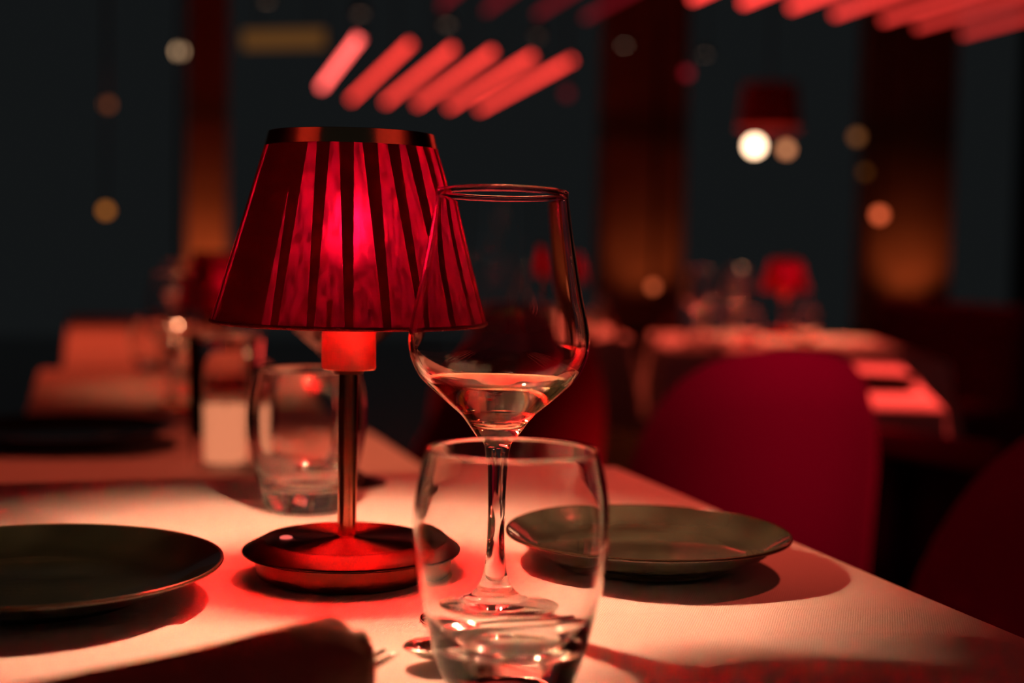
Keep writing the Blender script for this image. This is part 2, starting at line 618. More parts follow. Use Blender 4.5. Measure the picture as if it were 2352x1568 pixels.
O = (1.0, 0.34, 0.10)
bulb_lamp(412, 118, 9.0, 0.03, (1.0, 0.60, 0.32), 2.2, 'pale hanging globe lamp at the upper left')
bulb_lamp(247, 240, 9.5, 0.03, (1.0, 0.25, 0.08), 0.42, 'dim rust-coloured globe lamp, upper of the two at far left')
bulb_lamp(243, 483, 9.5, 0.03, (1.0, 0.30, 0.04), 0.95, 'amber globe lamp, lower of the two at far left')
bulb_lamp(1968, 314, 10.0, 0.035, O, 0.38, 'dim amber globe lamp right of the bright pendant')
bulb_lamp(1987, 395, 10.0, 0.028, (1.0, 0.30, 0.05), 0.17, 'faint brown globe lamp below the dim amber one')
bulb_lamp(2020, 493, 9.0, 0.034, (1.0, 0.15, 0.05), 2.0, 'red-orange globe lamp before the right-hand pillar')
bulb_lamp(1577, 168, 9.5, 0.03, (1.0, 0.03, 0.06), 0.35, 'dark red globe lamp under the upper right tubes')
bulb_lamp(1302, 215, 9.5, 0.03, (1.0, 0.04, 0.07), 0.16, 'very faint red globe lamp beside the six tubes')

bulb_lamp(1500, 658, 5.5, 0.018, (1.0, 0.16, 0.05), 1.1, 'small orange globe lamp low above the chair table')
bulb_lamp(410, 701, 5.6, 0.018, (1.0, 0.30, 0.16), 4.2, 'pale orange globe lamp low above the left row')  # emissive globe in place of a reflection in the glasses

# pendant with a red shade and two bare bulbs below it
q = at(1768, 245, 9.0)
t = thing('pendant_lamp', 'red pendant shade with one glaring and one orange bulb', 'lamp', q, 0)
MB().lathe([(0.20, -0.14), (0.17, 0.14), (0.165, 0.14), (0.195, -0.14)], 24, close=True).build(
    'pendant_shade', pbr('pendant red', (0.5, 0.02, 0.02), 0.8), t)
MB().tube([(0, 0, -0.1), (0, 0, CEIL - q.z)], 0.006, 8).build('cord', M['black'], t)
MB().tube([(-0.16, 0, 0.10), (0.16, 0, 0.10)], 0.006, 8).build('crossbar', M['black'], t)
for px, py, rr, st, co, nmz in ((1733, 335, 0.05, 9.0, (1.0, 0.62, 0.38), 'glaring bulb'), (1806, 343, 0.034, 1.7, (1.0, 0.36, 0.15), 'orange bulb')):
    b = at(px, py, 9.0) - q
    g = MB().lathe([(rr * math.sin(k * PI / 12), -rr * math.cos(k * PI / 12)) for k in range(13)], 16).build('bulb', emit(nmz, co, st), t, loc=b)
    g['label'] = nmz
    MB().tube([b + Vector((0, 0, rr * 0.9)), Vector((b.x, b.y, -0.02))], 0.008, 8).build('bulb_holder', M['black'], t)
pl = bpy.data.lights.new('pendant_glow', 'POINT')
pl.energy = 1.3
pl.color = (1, 0.3, 0.12)
pl.shadow_soft_size = 0.05
plo = bpy.data.objects.new('pendant_glow', pl)
C.objects.link(plo)
plo.location = at(1740, 318, 8.9)

# glowing amber bar standing in for lit wall at the upper left
q0, q1 = at(560, 92, 11.0), at(745, 88, 11.0)
c = (q0 + q1) / 2
t = thing('wall_glow_bar', 'amber glow standing in for lit wall at the upper left', 'lamp', c, 0)
MB().tube([q0 - c, q1 - c], 0.07, 12).build('glow_bar', emit('amber wall glow', (1.0, 0.40, 0.10), 0.10), t)
MB().box(-0.33, 0.33, 0.0, 0.05, -0.03, 0.03).build('bracket', M['black'], t, smooth=False)
MB().tube([Vector((-0.2, 0.02, 0)), Vector((-0.2, 0.02, CEIL - c.z))], 0.006, 8).build('hanger', M['black'], t)
MB().tube([Vector((0.2, 0.02, 0)), Vector((0.2, 0.02, CEIL - c.z))], 0.006, 8).build('hanger', M['black'], t)


# ------------------------------------------------------------------ tables and cloths
def hsh(x, y):
    return (math.sin(x * 3.1 + 1.3 * math.sin(y * 2.3)) + math.sin(y * 4.7 + 1.9 * math.sin(x * 1.7)) + 0.6 * math.sin(x * 9.1 + y * 7.3))


def cloth_mesh(W, L, drop, nu, nv, height=None, seed=0.0):
    """cloth lying on a W x L top (origin at its centre, z = 0) and hanging over the edges"""
    mb = MB()
    us = [-(W / 2 + drop) + (W + 2 * drop) * i / nu for i in range(nu + 1)]
    vs_ = [-(L / 2 + drop) + (L + 2 * drop) * j / nv for j in range(nv + 1)]
    # extra lines along the table edge so that the cloth bends round it
    us = sorted(us + [sg * (W / 2 + e) for sg in (-1, 1) for e in (0.0, 0.0045, 0.009, 0.0135)])
    vs_ = sorted(vs_ + [sg * (L / 2 + e) for sg in (-1, 1) for e in (0.0, 0.0045, 0.009, 0.0135)])
    nu, nv = len(us) - 1, len(vs_) - 1
    vs, fs = [], []
    rr = 0.008
    for v in vs_:
        for u in us:
            du, dv = max(abs(u) - W / 2, 0), max(abs(v) - L / 2, 0)
            su, sv = (1 if u > 0 else -1), (1 if v > 0 else -1)
            cu, cv = max(-W / 2, min(W / 2, u)), max(-L / 2, min(L / 2, v))
            if du == 0 and dv == 0:
                z = height(u, v) if height else 0.0012 * hsh(u * 3 + seed, v * 3)
                e = min(W / 2 - abs(u), L / 2 - abs(v))
                z *= min(1, e / 0.03)
                vs.append((u, v, z))
            else:
                d = max(du, dv) if min(du, dv) == 0 else math.hypot(du, dv)
                if d < rr * 1.57:
                    out, dn = rr * math.sin(d / rr), rr * (1 - math.cos(d / rr))
                else:
                    out, dn = rr, rr + (d - rr * 1.57)
                dn = min(dn, drop)
                wave = 0.012 * math.sin((u * sv + v * su) * 26 + seed) * min(1, dn / 0.12) * (1 if min(du, dv) == 0 else 0.4)
                out += 0.02 * dn + wave
                if min(du, dv) > 0:
                    out += 0.22 * dn * (min(du, dv) / max(du, dv))
                h = math.hypot(du, dv)
                vs.append((cu + su * out * du / h, cv + sv * out * dv / h, -dn))
    n = nu + 1
    for j in range(nv):
        for i in range(nu):
            fs.append((j * n + i, j * n + i + 1, (j + 1) * n + i + 1, (j + 1) * n + i))
    return mb.add(vs, fs)


def table(c, rz, W, L, z, tlabel, clabel, drop=0.28, nu=60, nv=60, height=None, seed=0.0):
    t = thing('dining_table', tlabel, 'table', (c.x, c.y, 0), rz, 'dining tables under white cloths')
    zt = z - 0.006
    MB().box(-W / 2 + 0.002, W / 2 - 0.002, -L / 2 + 0.002, L / 2 - 0.002, zt - 0.03, zt).build('tabletop', M['wood'], t, smooth=False, bevel=0.003)
    MB().lathe([(0.0, 0.03), (0.035, 0.03), (0.035, zt - 0.03), (0.0, zt - 0.03)], 20).build('column', M['black'], t)
    MB().lathe([(0.0, 0.0), (0.2, 0.0), (0.2, 0.012), (0.05, 0.03), (0.0, 0.03)], 28).build('base', M['black'], t)
    cl = cloth_mesh(W + 0.006, L + 0.006, drop, nu, nv, height, seed).build('tablecloth', M['cloth'], angle=180)
    cl.location = (c.x, c.y, z)
    cl.rotation_euler = (0, 0, rz)
    tag(cl, clabel, 'tablecloth', 'white tablecloths')
    return t


# near table: far right corner found in the picture, turned 17 degrees
T1Z = 0.75
TR = R(17)
t1u = Vector((math.cos(TR), math.sin(TR), 0))
t1v = Vector((-math.sin(TR), math.cos(TR), 0))
corner = Vector((0.088, 1.215, 0))
W1, L1 = 0.74, 1.05
c1 = corner - t1u * (W1 / 2) - t1v * (L1 / 2)


def near_height(u, v):
    p = c1 + t1u * u + t1v * v
    z = 0.0007 * hsh(p.x * 4 + 2, p.y * 4)
    # shallow ironed crease running across in front of the lamp
    yl = 0.684 + 0.17 * (p.x + 0.128)
    d = yl - p.y
    if d > -0.02:
        s = max(0.0, d)
        z += 0.0034 * (1 - math.exp(-s / 0.005)) * math.exp(-s / 0.10)
    # a soft fold fanning out to the right
    q = p - Vector((0.06, 0.68, 0))
    a = math.atan2(q.y, q.x)
    rr = math.hypot(q.x, q.y)
    if q.x > 0:
        z += 0.0050 * math.exp(-((a + 0.13) / 0.11) ** 2) * min(1, rr / 0.15)
    return z


table(c1, TR, W1, L1, T1Z, 'near dining table that carries the pleated lamp', 'white tablecloth on the near table under the pleated lamp',
      nu=150, nv=190, height=near_height)
T2Z = 0.675
w2 = 0.48
row_r = corner + t1v * 0.045 - t1u * 0.05


def row_table(s0, s1, tl, cl, W, seed):
    c = row_r + t1v * ((s0 + s1) / 2) - t1u * (W / 2)
    table(c, TR, W, s1 - s0, T2Z, tl, cl, drop=0.06, nu=50, nv=60, seed=seed)
    return c


row_table(0.04, 0.84, 'second table of the left row, with a dark plate', 'white tablecloth of the second table in the left row', w2, 1.0)
row_table(0.90, 1.84, 'third table of the left row, with a red lamp', 'white tablecloth of the third table in the left row', 0.455, 2.0)
row_table(1.90, 4.0, 'long farthest table of the left row', 'white tablecloth of the farthest table in the left row', 0.41, 3.0)

T3Z = 0.682
T3R = R(-11)
u3, v3 = Vector((math.cos(T3R), math.sin(T3R), 0)), Vector((-math.sin(T3R), math.cos(T3R), 0))
cor3 = on(2158, 936, T3Z)
cor3.z = 0
c3 = cor3 - u3 * 0.20 + v3 * 0.50
table(c3, T3R, 0.40, 1.0, T3Z, 'table right of the red chair, its near corner in view', 'white tablecloth with a lit corner right of the red chair', drop=0.05, nu=50, nv=60, seed=4)
a4, b4 = on(1585, 815, T3Z), on(1500, 715, T3Z)
r4 = -math.atan2(b4.x - a4.x, b4.y - a4.y)
u4, v4 = Vector((math.cos(r4), math.sin(r4), 0)), Vector((-math.sin(r4), math.cos(r4), 0))
a4.z = 0
c4 = a4 + u4 * 0.28 + v4 * 0.47
table(c4, r4, 0.68, 1.0, T3Z, 'table behind the red chair, carrying a small red lamp', 'white tablecloth of the table behind the red chair', nu=50, nv=70, seed=5)
a5 = on(1236, 742, T3Z)
a5.z = 0
table(a5, R(2), 0.46, 1.5, T3Z, 'far table seen through the bowl of the wine glass', 'white tablecloth seen through the bowl of the wine glass', nu=40, nv=40, seed=6)


# ------------------------------------------------------------------ the pleated table lamp
def make_lamp(loc, label, group):
    t = thing('table_lamp', label, 'lamp', loc, 0, group)
    MB().lathe([(0, 0.0006), (0.0480, 0.0006), (0.0494, 0.0014), (0.0503, 0.0035), (0.0507, 0.0070), (0.0507, 0.0133), (0, 0.0133)], 96).build('foot', M['foot'], t)
    bd = MB().lathe([(0.0, 0.0200), (0.0462, 0.0206), (0.0466, 0.02095), (0.0462, 0.0212), (0.0450, 0.0213),
                (0.0085, 0.0219), (0.0072, 0.0222), (0.0060, 0.0228), (0.0, 0.0228)], 96).build('base_disc', M['brass'], t, angle=22)
    MB().lathe([(0.02, 0.0134), (0.0572, 0.0134), (0.0580, 0.0138), (0.0582, 0.0146), (0.0576, 0.0154), (0.0474, 0.0206), (0.0467, 0.02105), (0.0460, 0.02085), (0.0400, 0.0195)], 96).build('bevel_ring', M['bevel'], bd, angle=60)
    MB().lathe([(0.0, 0.0225), (0.0053, 0.0225), (0.0053, 0.1150), (0.0, 0.1150)], 32).build('pole', M['pole'], t)
    MB().lathe([(0.0, 0.1135), (0.0080, 0.1135), (0.0084, 0.1145), (0.0084, 0.1162), (0, 0.1162)], 32).build('collar', M['brass'], t)
    MB().lathe([(0.0, 0.1160), (0.0143, 0.1160), (0.0150, 0.1166), (0.0150, 0.1525), (0.0, 0.1525)], 48).build('socket_cup', M['cup'], t, angle=30)
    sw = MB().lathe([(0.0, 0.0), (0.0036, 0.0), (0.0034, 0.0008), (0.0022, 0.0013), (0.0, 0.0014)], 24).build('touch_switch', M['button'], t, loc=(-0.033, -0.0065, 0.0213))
    sw['label'] = 'small touch switch with painted highlight'
    MB().lathe([(0.0145, 0.1510), (0.0250, 0.1510), (0.0252, 0.1514), (0.0250, 0.1518), (0.0145, 0.1518)], 48).build('added_tint_ring', M['filter'], t)['label'] = 'added red ring tinting the bulb light'  # ring added to tint the pool of light round the base red
    MB().lathe([(0.0, 0.1525), (0.007, 0.1525), (0.006, 0.166), (0.0030, 0.1750), (0.0030, 0.1794), (0.0, 0.1794)], 20).build('bulb_neck', M['steel'], t)
    MB().lathe([(0.0, 0.1795), (0.003, 0.1798), (0.003, 0.2070), (0.0015, 0.2080), (0.0, 0.2082)], 16).build('bulb', M['bulb'], t)
    # knife pleats: a cloth of constant width folded 24 times, tighter at the top
    NP, HB, HT, RB, RTp, FW = 24, 0.1425, 0.2400, 0.0762, 0.0472, 0.0284
    rows = 22
    vs, fs = [], []
    per = 2 * NP * 4
    jit = [random.uniform(-0.12, 0.12) for _ in range(NP)]
    for r_ in range(rows + 1):
        k = r_ / rows
        z = HB + (HT - HB) * k
        rad = RB + (RTp - RB) * k
        p = 2 * PI * rad / NP
        wf = (FW - p) / 2
        row = []
        for i in range(NP):
            j0 = jit[i]
            w_ = wf * (1 + j0)
            for q in range(7):            # forward panel
                f = q / 7
                uu = i * p + f * (p + w_)
                row.append((uu, rad - 0.0016 + 0.0016 * f ** 0.6))
            row.append((i * p + p + w_, rad))
        n = len(row)
        for (uu, rr) in row:
            a = -uu / rad + R(8)
            vs.append((rr * math.cos(a), rr * math.sin(a), z))
    n = NP * 8
    for r_ in range(rows):
        for i in range(n):
            j = (i + 1) % n
            fs.append((r_ * n + i, r_ * n + j, (r_ + 1) * n + j, (r_ + 1) * n + i))
    sh = MB().add(vs, fs).build('shade', M['shade'], t, angle=50)
    sh['label'] = 'red pleated fabric shade'
    # overlapped seam of the fabric on the left front
    vs, fs = [], []
    for i in range(15):
        a = R(-90) - R(64) + R(34) * i / 14
        for k in (0.0, 1.0):
            rad = (RB + (RTp - RB) * k) - 0.0035
            vs.append((rad * math.cos(a), rad * math.sin(a), HB + 0.001 + (HT - HB - 0.002) * k))
    for i in range(14):
        fs.append((2 * i, 2 * i + 2, 2 * i + 3, 2 * i + 1))
    MB().add(vs, fs).build('seam_lining', M['lining'], sh)
    MB().tube([(0.0758 * math.cos(a * PI / 48), 0.0758 * math.sin(a * PI / 48), HB) for a in range(97)], 0.0011, 8, cap=False).build('hem', M['hem'], sh)
    MB().lathe([(0.0478, 0.2385), (0.0458, 0.2462), (0.0452, 0.2464), (0.0448, 0.2460), (0.0468, 0.2385)], 96, close=True).build('shade_band', M['ring'], t, angle=30)
    sp = MB()
    for k in range(3):
        a = 2 * PI * k / 3 + 0.5
        sp.tube([(0.017 * math.cos(a), 0.017 * math.sin(a), 0.1515), (0.068 * math.cos(a), 0.068 * math.sin(a), 0.158)], 0.0012, 6)
    sp.build('shade_holder', M['steel'], t)
    return t


L1P = on(795, 1322, T1Z)
lamp = make_lamp((L1P.x, L1P.y, T1Z + 0.0008), 'red pleated table lamp in sharp focus on the near table', 'red pleated table lamps')
M['bulb_small'] = emit('small lamp glow', (1.0, 0.42, 0.2), BULB * 0.5)
small_swap = {M['bulb']: M['bulb_small'], M['shade']: M['shade']}
far_swap = {M['bulb']: M['bulb_far'], M['shade']: M['shade_far']}
p = at(505, 620, 2.55)
dup(lamp, (p.x, p.y, T2Z), 0.4, 'blurred red lamp half hidden left of the sharp lamp', swap=far_swap)
p = on(1800, 772, T3Z)
dup(lamp, (p.x, p.y, T3Z), 0.2, 'small blurred red lamp on the table behind the red chair', swap=small_swap)
p = on(1300, 738, T3Z)
dup(lamp, (p.x, p.y, T3Z + 0.003), 0.9, 'faint red lamp on the table seen through the wine glass', swap=far_swap)


# ------------------------------------------------------------------ glassware
def wine_body(seg=96, k=5):
    outer = [(0.0, 0.0008), (0.020, 0.0006), (0.0345, 0.0004), (0.0357, 0.0012), (0.0350, 0.0022), (0.028, 0.0036), (0.0190, 0.0062), (0.0178, 0.0080), (0.0150, 0.0092),
             (0.0115, 0.0130), (0.0078, 0.0195), (0.0055, 0.030), (0.0046, 0.045), (0.0047, 0.060), (0.0054, 0.074), (0.0063, 0.084), (0.0078, 0.0885), (0.0112, 0.0930),
             (0.0175, 0.1015), (0.0250, 0.1080), (0.0325, 0.1145), (0.0388, 0.1205), (0.0432, 0.1290), (0.0448, 0.1376), (0.0437, 0.1480),
             (0.0408, 0.1610), (0.0376, 0.178), (0.0348, 0.195), (0.0325, 0.2110)]
    inner = [(0.0313, 0.2110), (0.0335, 0.195), (0.0362, 0.178), (0.0393, 0.161), (0.0421, 0.148), (0.0432, 0.1376), (0.0416, 0.1295), (0.0371, 0.1217),
             (0.0306, 0.1160), (0.0228, 0.1095), (0.0150, 0.1030), (0.0070, 0.0990), (0.0, 0.0980)]
    o, i_ = smoothprof(outer, k), smoothprof(inner, k)
    rim = [(0.0327, 0.2116), (0.0327, 0.2122), (0.0324, 0.2127), (0.0319, 0.2128), (0.0314, 0.2127), (0.0311, 0.2122), (0.0311, 0.2116)]
    return MB().lathe(o + rim + i_, seg), i_


def make_wine_glass(loc, label, group, seg=96, wine=True):
    t = thing('wine_glass', label, 'wine glass', loc, 0, group)
    body, inner = wine_body(seg)
    g = body.build('glass_body', M['glass'], t, angle=180)
    if wine:
        lev = 0.1180
        prof = [(r + 0.0004, z) for (r, z) in inner if z < lev - 0.0004]
        prof = prof[::-1]
        prof[0] = (0.0, prof[0][1] - 0.0004)
        rl = prof[-1][0] + 0.0016
        prof += [(rl + 0.0006, lev + 0.0004), (rl - 0.0002, lev), (rl - 0.003, lev - 0.0002), (0.0, lev - 0.0002)]
        wv = MB().lathe(prof, seg).build('wine', M['wine'], t, angle=60)
        wv['label'] = 'pale wine low in the bowl'
    return t


def make_tumbler(loc, label, group, seg=96, h=0.098):
    t = thing('tumbler', label, 'tumbler', loc, 0, group)
    outer = [(0.0, 0.0012), (0.018, 0.0006), (0.0255, 0.0004), (0.0285, 0.003), (0.0318, 0.012), (0.0355, 0.026), (0.0395, 0.045), (0.0413, 0.062), (0.0406, 0.078), (0.0383, 0.091), (0.0364, 0.0980)]
    inner = [(0.0343, 0.0982), (0.0361, 0.091), (0.0384, 0.078), (0.0391, 0.062), (0.0373, 0.045), (0.0330, 0.027), (0.0270, 0.0175), (0.0180, 0.0150), (0.0, 0.0145)]
    o, i_ = smoothprof(outer, 5), smoothprof(inner, 5)
    rim = [(0.0361, 0.0990), (0.0354, 0.0994), (0.0347, 0.0990)]
    g = MB().lathe(o + rim + i_, seg).build('glass_body', M['glass'], t, angle=180)
    return t


WP = on(1131, 1433, T1Z)
wg = make_wine_glass((WP.x, WP.y, T1Z + 0.0015), 'sharp wine glass with a little wine, before the pleated lamp', 'wine glasses')
wg.rotation_euler = (R(-2.9), R(0.2), 0)
TP = on(1167, 1581, T1Z)
tb = make_tumbler((TP.x, TP.y, T1Z + 0.0035), 'rounded clear tumbler in front of the wine glass stem', 'tumblers')
lo_wine = make_wine_glass((0, 0, -5), 'x', 'wine glasses', seg=32, wine=False)
lo_tumb = make_tumbler((0, 0, -5), 'x', 'tumblers', seg=32)


def wine_at(px, py, z, label, first=[True]):
    p = on(px, py, z)
    if first[0]:
        first[0] = False
        lo_wine.location = (p.x, p.y, z + 0.001)
        lo_wine['label'] = label
        return lo_wine
    return dup(lo_wine, (p.x, p.y, z + 0.001), random.random(), label)


def tumb_at(px, py, z, label, first=[True]):
    p = on(px, py, z)
    if first[0]:
        first[0] = False
        lo_tumb.location = (p.x, p.y, z + 0.001)
        lo_tumb['label'] = label
        return lo_tumb
    return dup(lo_tumb, (p.x, p.y, z + 0.001), random.random(), label)


tumb_at(704, 1172, T1Z, 'blurred tumbler left of the lamp pole on the near table')
wine_at(782, 1112, T1Z, 'blurred wine glass directly behind the lamp pole')
# candle glass on the second table
p = on(517, 1075, T2Z)
cg = thing('candle_glass', 'tall straight glass holding a pale candle with added glow, left of the lamp pole', 'candle holder', (p.x, p.y, T2Z + 0.001), 0)
MB().lathe(smoothprof([(0.0, 0.0004), (0.036, 0.0004), (0.039, 0.003), (0.040, 0.02), (0.0435, 0.145), (0.0437, 0.150)], 4)
           + [(0.0428, 0.1515), (0.042, 0.150)] + smoothprof([(0.0415, 0.145), (0.038, 0.02), (0.036, 0.010), (0.0, 0.009)], 4), 48).build('glass_body', M['glass'], cg, angle=180)
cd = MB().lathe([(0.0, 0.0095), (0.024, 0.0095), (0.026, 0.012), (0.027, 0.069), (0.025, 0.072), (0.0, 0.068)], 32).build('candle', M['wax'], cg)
cd['label'] = 'pale candle with added glow'
MB().tube([(0, 0, 0.068), (0.001, 0, 0.079)], 0.0008, 6).build('wick', M['black'], cg)

wine_at(405, 800, T2Z, 'blurred wine glass left of the half hidden lamp')
wine_at(395, 940, T2Z, 'blurred wine glass near the tall candle glass')
tumb_at(345, 850, T2Z, 'blurred tumbler far left on the third table')
tumb_at(412, 868, T2Z, 'blurred tumbler on the third table beside the wine glass')
tumb_at(1716, 790, T3Z, 'blurred tumbler left of the small lamp behind the chair')
tumb_at(1848, 785, T3Z, 'blurred tumbler right of the small lamp behind the chair')
wine_at(1690, 770, T3Z, 'blurred wine glass left of the small lamp behind the chair')
wine_at(1600, 792, T3Z, 'blurred wine glass at the left end of the chair table')
tumb_at(1640, 802, T3Z, 'blurred tumbler at the left end of the chair table')
tumb_at(1375, 740, T3Z, 'blurred tumbler beside the faint far lamp')


# ------------------------------------------------------------------ plates
def make_plate(loc, rad, mat, label, group, h=0.021, seg=96, sharp=True):
    t = thing('plate', label, 'plate', loc, 0, group)
    k = rad / 0.1
    wob = MB()
    prof = smoothprof([(0.0, 0.003), (0.052 * k, 0.003), (0.056 * k, 0.0004), (0.060 * k, 0.0004), (0.063 * k, 0.004), (0.080 * k, h * 0.45), (0.095 * k, h * 0.86), (0.0995 * k, h - 0.0012), (0.1 * k, h - 0.0002),
                       (0.0992 * k, h + 0.0006), (0.0975 * k, h), (0.090 * k, h * 0.80), (0.080 * k, h * 0.56), (0.066 * k, h * 0.43), (0.04 * k, h * 0.40), (0.0, h * 0.40)], 5)
    wob.lathe(prof, seg)
    wob.v = [(x * (1 + 0.006 * math.sin(3 * math.atan2(y, x) + rad * 50)), y * (1 + 0.008 * math.sin(2 * math.atan2(y, x) + 1)), z) for (x, y, z) in wob.v]
    wob.build('dish', mat, t, angle=180)
    MB().tube([(0.0992 * k * math.cos(a * PI / 48) * (1 + 0.006 * math.sin(3 * a * PI / 48 + rad * 50)), 0.0992 * k * math.sin(a * PI / 48) * (1 + 0.008 * math.sin(2 * a * PI / 48 + 1)), h - 0.0002)
               for a in range(97)], 0.0011, 8, cap=False).build('rim', M['rim'], t)
    return t


M['rim'] = pbr('bare brown rim', (0.05, 0.028, 0.016), 0.25, coat=0.5)
p = on(64, 1294, T1Z + 0.020)
make_plate((p.x, p.y, T1Z + 0.003), 0.0985, M['plate'], 'dark green plate at the left edge of the near table', 'stoneware plates', h=0.018)
p = on(1488, 1230, T1Z + 0.019)
make_plate((p.x, p.y, T1Z + 0.003), 0.0835, M['plate_right'], 'glossy olive plate right of the tumbler', 'stoneware plates', h=0.019)
p = on(150, 985, T2Z + 0.02)
make_plate((p.x, p.y, T2Z + 0.003), 0.135, M['plate'], 'blurred dark plate on the second table at far left', 'stoneware plates', seg=40)
p = on(1850, 800, T3Z + 0.02)
M['white_plate'] = pbr('white glaze', (0.8, 0.78, 0.74), 0.2)
make_plate((p.x, p.y, T3Z + 0.001), 0.10, M['white_plate'], 'white plate before the small lamp behind the chair', 'white plates', seg=40)
p = on(2010, 868, T3Z + 0.02)
make_plate((p.x, p.y, T3Z + 0.001), 0.09, M['plate'], 'dark plate near the lit cloth corner right of the chair', 'stoneware plates', seg=40)


# ------------------------------------------------------------------ rolled napkin, fork, spoon
e0, e1 = Vector((-0.064, 0.541, 0)), Vector((-0.272, 0.338, 0))
ndir = (e1 - e0).normalized()
nperp = Vector((-ndir.y, ndir.x, 0))
if nperp.y > 0:
    nperp = -nperp
nk = thing('napkin', 'folded napkin lying at the bottom left around a fork', 'napkin', (e0.x, e0.y, T1Z + 0.002), 0)
nl = (e1 - e0).length


def roll_mesh(off, length, rw, rh, turns=2.2, shift=0.0, n=40):
    vs, fs = [], []
    segs = 26
    for i in range(segs + 1):
        s = shift + length * i / segs
        base = ndir * s
        for k in range(n + 1):
            f = k / n
            a = PI * 1.5 - turns * 2 * PI * f
            sc = 1.0 - 0.34 * f * (turns / 2.2)
            wr = 1 + 0.04 * math.sin(s * 40 + f * 3)
            lat_ = math.cos(a) * rw * sc * wr
            h = rh + math.sin(a) * rh * sc * wr * 0.98
            sk = 0.10 * lat_
            p = base + ndir * sk + nperp * (lat_ + off)
            vs.append((p.x, p.y, max(0.0004, h + 0.0006 * math.sin(s * 55 + k))))
    for i in range(segs):
        for k in range(n):
            fs.append((i * (n + 1) + k, i * (n + 1) + k + 1, (i + 1) * (n + 1) + k + 1, (i + 1) * (n + 1) + k))
    return MB().add(vs, fs)


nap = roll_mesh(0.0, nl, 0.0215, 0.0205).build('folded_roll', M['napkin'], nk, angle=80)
sd = nap.modifiers.new('thick', 'SOLIDIFY')
sd.thickness = 0.0016
inn = roll_mesh(-0.003, 0.06, 0.011, 0.0170, turns=1.6, shift=-0.013).build('inner_fold', M['napkin'], nk, angle=80)
sd = inn.modifiers.new('thick', 'SOLIDIFY')
sd.thickness = 0.0016

# fork: tines poke out of the roll
fk = thing('fork', 'steel fork with its tines poking out of the folded napkin', 'fork', (-0.0625, 0.561, T1Z + 0.017), 0)
fd = Vector((0.55, 0.83, 0)).normalized()
fp = Vector((-fd.y, fd.x, 0))
hd = MB()
vs, fs = [], []
sec = [(-0.150, 0.0105), (-0.12, 0.0095), (-0.09, 0.0060), (-0.05, 0.0042), (-0.035, 0.0045), (-0.028, 0.0085), (-0.022, 0.0115), (-0.014, 0.0118)]
for (s, wd) in sec:
    for (q, zz) in ((-1, -0.001), (1, -0.001), (1, 0.001), (-1, 0.001)):
        pp = fd * s + fp * (q * wd)
        vs.append((pp.x, pp.y, zz + 0.03 * (s + 0.02) ** 2))
for i in range(len(sec) - 1):
    for k in range(4):
        fs.append((i * 4 + k, i * 4 + (k + 1) % 4, (i + 1) * 4 + (k + 1) % 4, (i + 1) * 4 + k))
fs += [(0, 1, 2, 3), tuple(4 * (len(sec) - 1) + k for k in (3, 2, 1, 0))]
hd.add(vs, fs).build('handle', M['steel'], fk, bevel=0.0006)
for q in (-0.0095, -0.0032, 0.0032, 0.0095):
    MB().tube([fd * -0.016 + fp * q, fd * 0.004 + fp * q + Vector((0, 0, 0.001)), fd * 0.018 + fp * q + Vector((0, 0, 0.003))], [0.0019, 0.0017, 0.0010], 8).build('tine', M['steel'], fk)

# spoon behind the tumbler, its bowl just showing to the left
sp = thing('spoon', 'small spoon half hidden behind the tumbler, beside the fork', 'spoon', (-0.029, 0.624, T1Z + 0.0015), R(24))
vs, fs = [], []
na, nr = 28, 6
for j in range(nr + 1):
    f = j / nr
    for i in range(na):
        a = 2 * PI * i / na
        vs.append((0.0175 * f * math.cos(a), 0.0140 * f * math.sin(a), 0.0008 + 0.0062 * f * f))
for j in range(nr):
    for i in range(na):
        i2 = (i + 1) % na
        fs.append((j * na + i, j * na + i2, (j + 1) * na + i2, (j + 1) * na + i))
bw = MB().add(vs, fs).build('bowl', M['steel'], sp, angle=180)
sd = bw.modifiers.new('thick', 'SOLIDIFY')
sd.thickness = 0.0012
MB().tube([(0.0170, 0, 0.0068), (0.026, 0, 0.0080), (0.042, 0, 0.0065), (0.060, 0, 0.004), (0.070, 0, 0.003)], [0.0022, 0.0019, 0.0022, 0.0030, 0.0026], 10).build('handle', M['steel'], sp)


# ------------------------------------------------------------------ standing napkins on far tables
def tent_napkin(px, py, z, label, s=0.09, h=0.15, rz=0.0):
    p = on(px, py, z)
    t = thing('standing_napkin', label, 'napkin', (p.x, p.y, z + 0.001), rz, 'folded standing napkins')
    for sx in (-1, 1):
        vs = [(sx * s * 0.75, -s * 0.5, 0), (sx * s * 0.75, s * 0.5, 0), (0.004 * sx, 0, h), (sx * s * 0.70, -s * 0.5, 0), (sx * s * 0.70, s * 0.5, 0), (0.0, 0, h - 0.008)]
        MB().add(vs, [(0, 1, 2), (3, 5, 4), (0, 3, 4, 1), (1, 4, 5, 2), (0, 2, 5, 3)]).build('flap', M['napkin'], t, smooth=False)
    return t


tent_napkin(1212, 735, T3Z, 'pale standing napkin seen through the wine glass', rz=R(4))
tent_napkin(1388, 775, T3Z, 'pale standing napkin just right of the wine glass', s=0.06, h=0.10, rz=R(20))
tent_napkin(1545, 795, T3Z, 'pale standing napkin at the left end of the chair table', s=0.07, h=0.11, rz=R(-15))


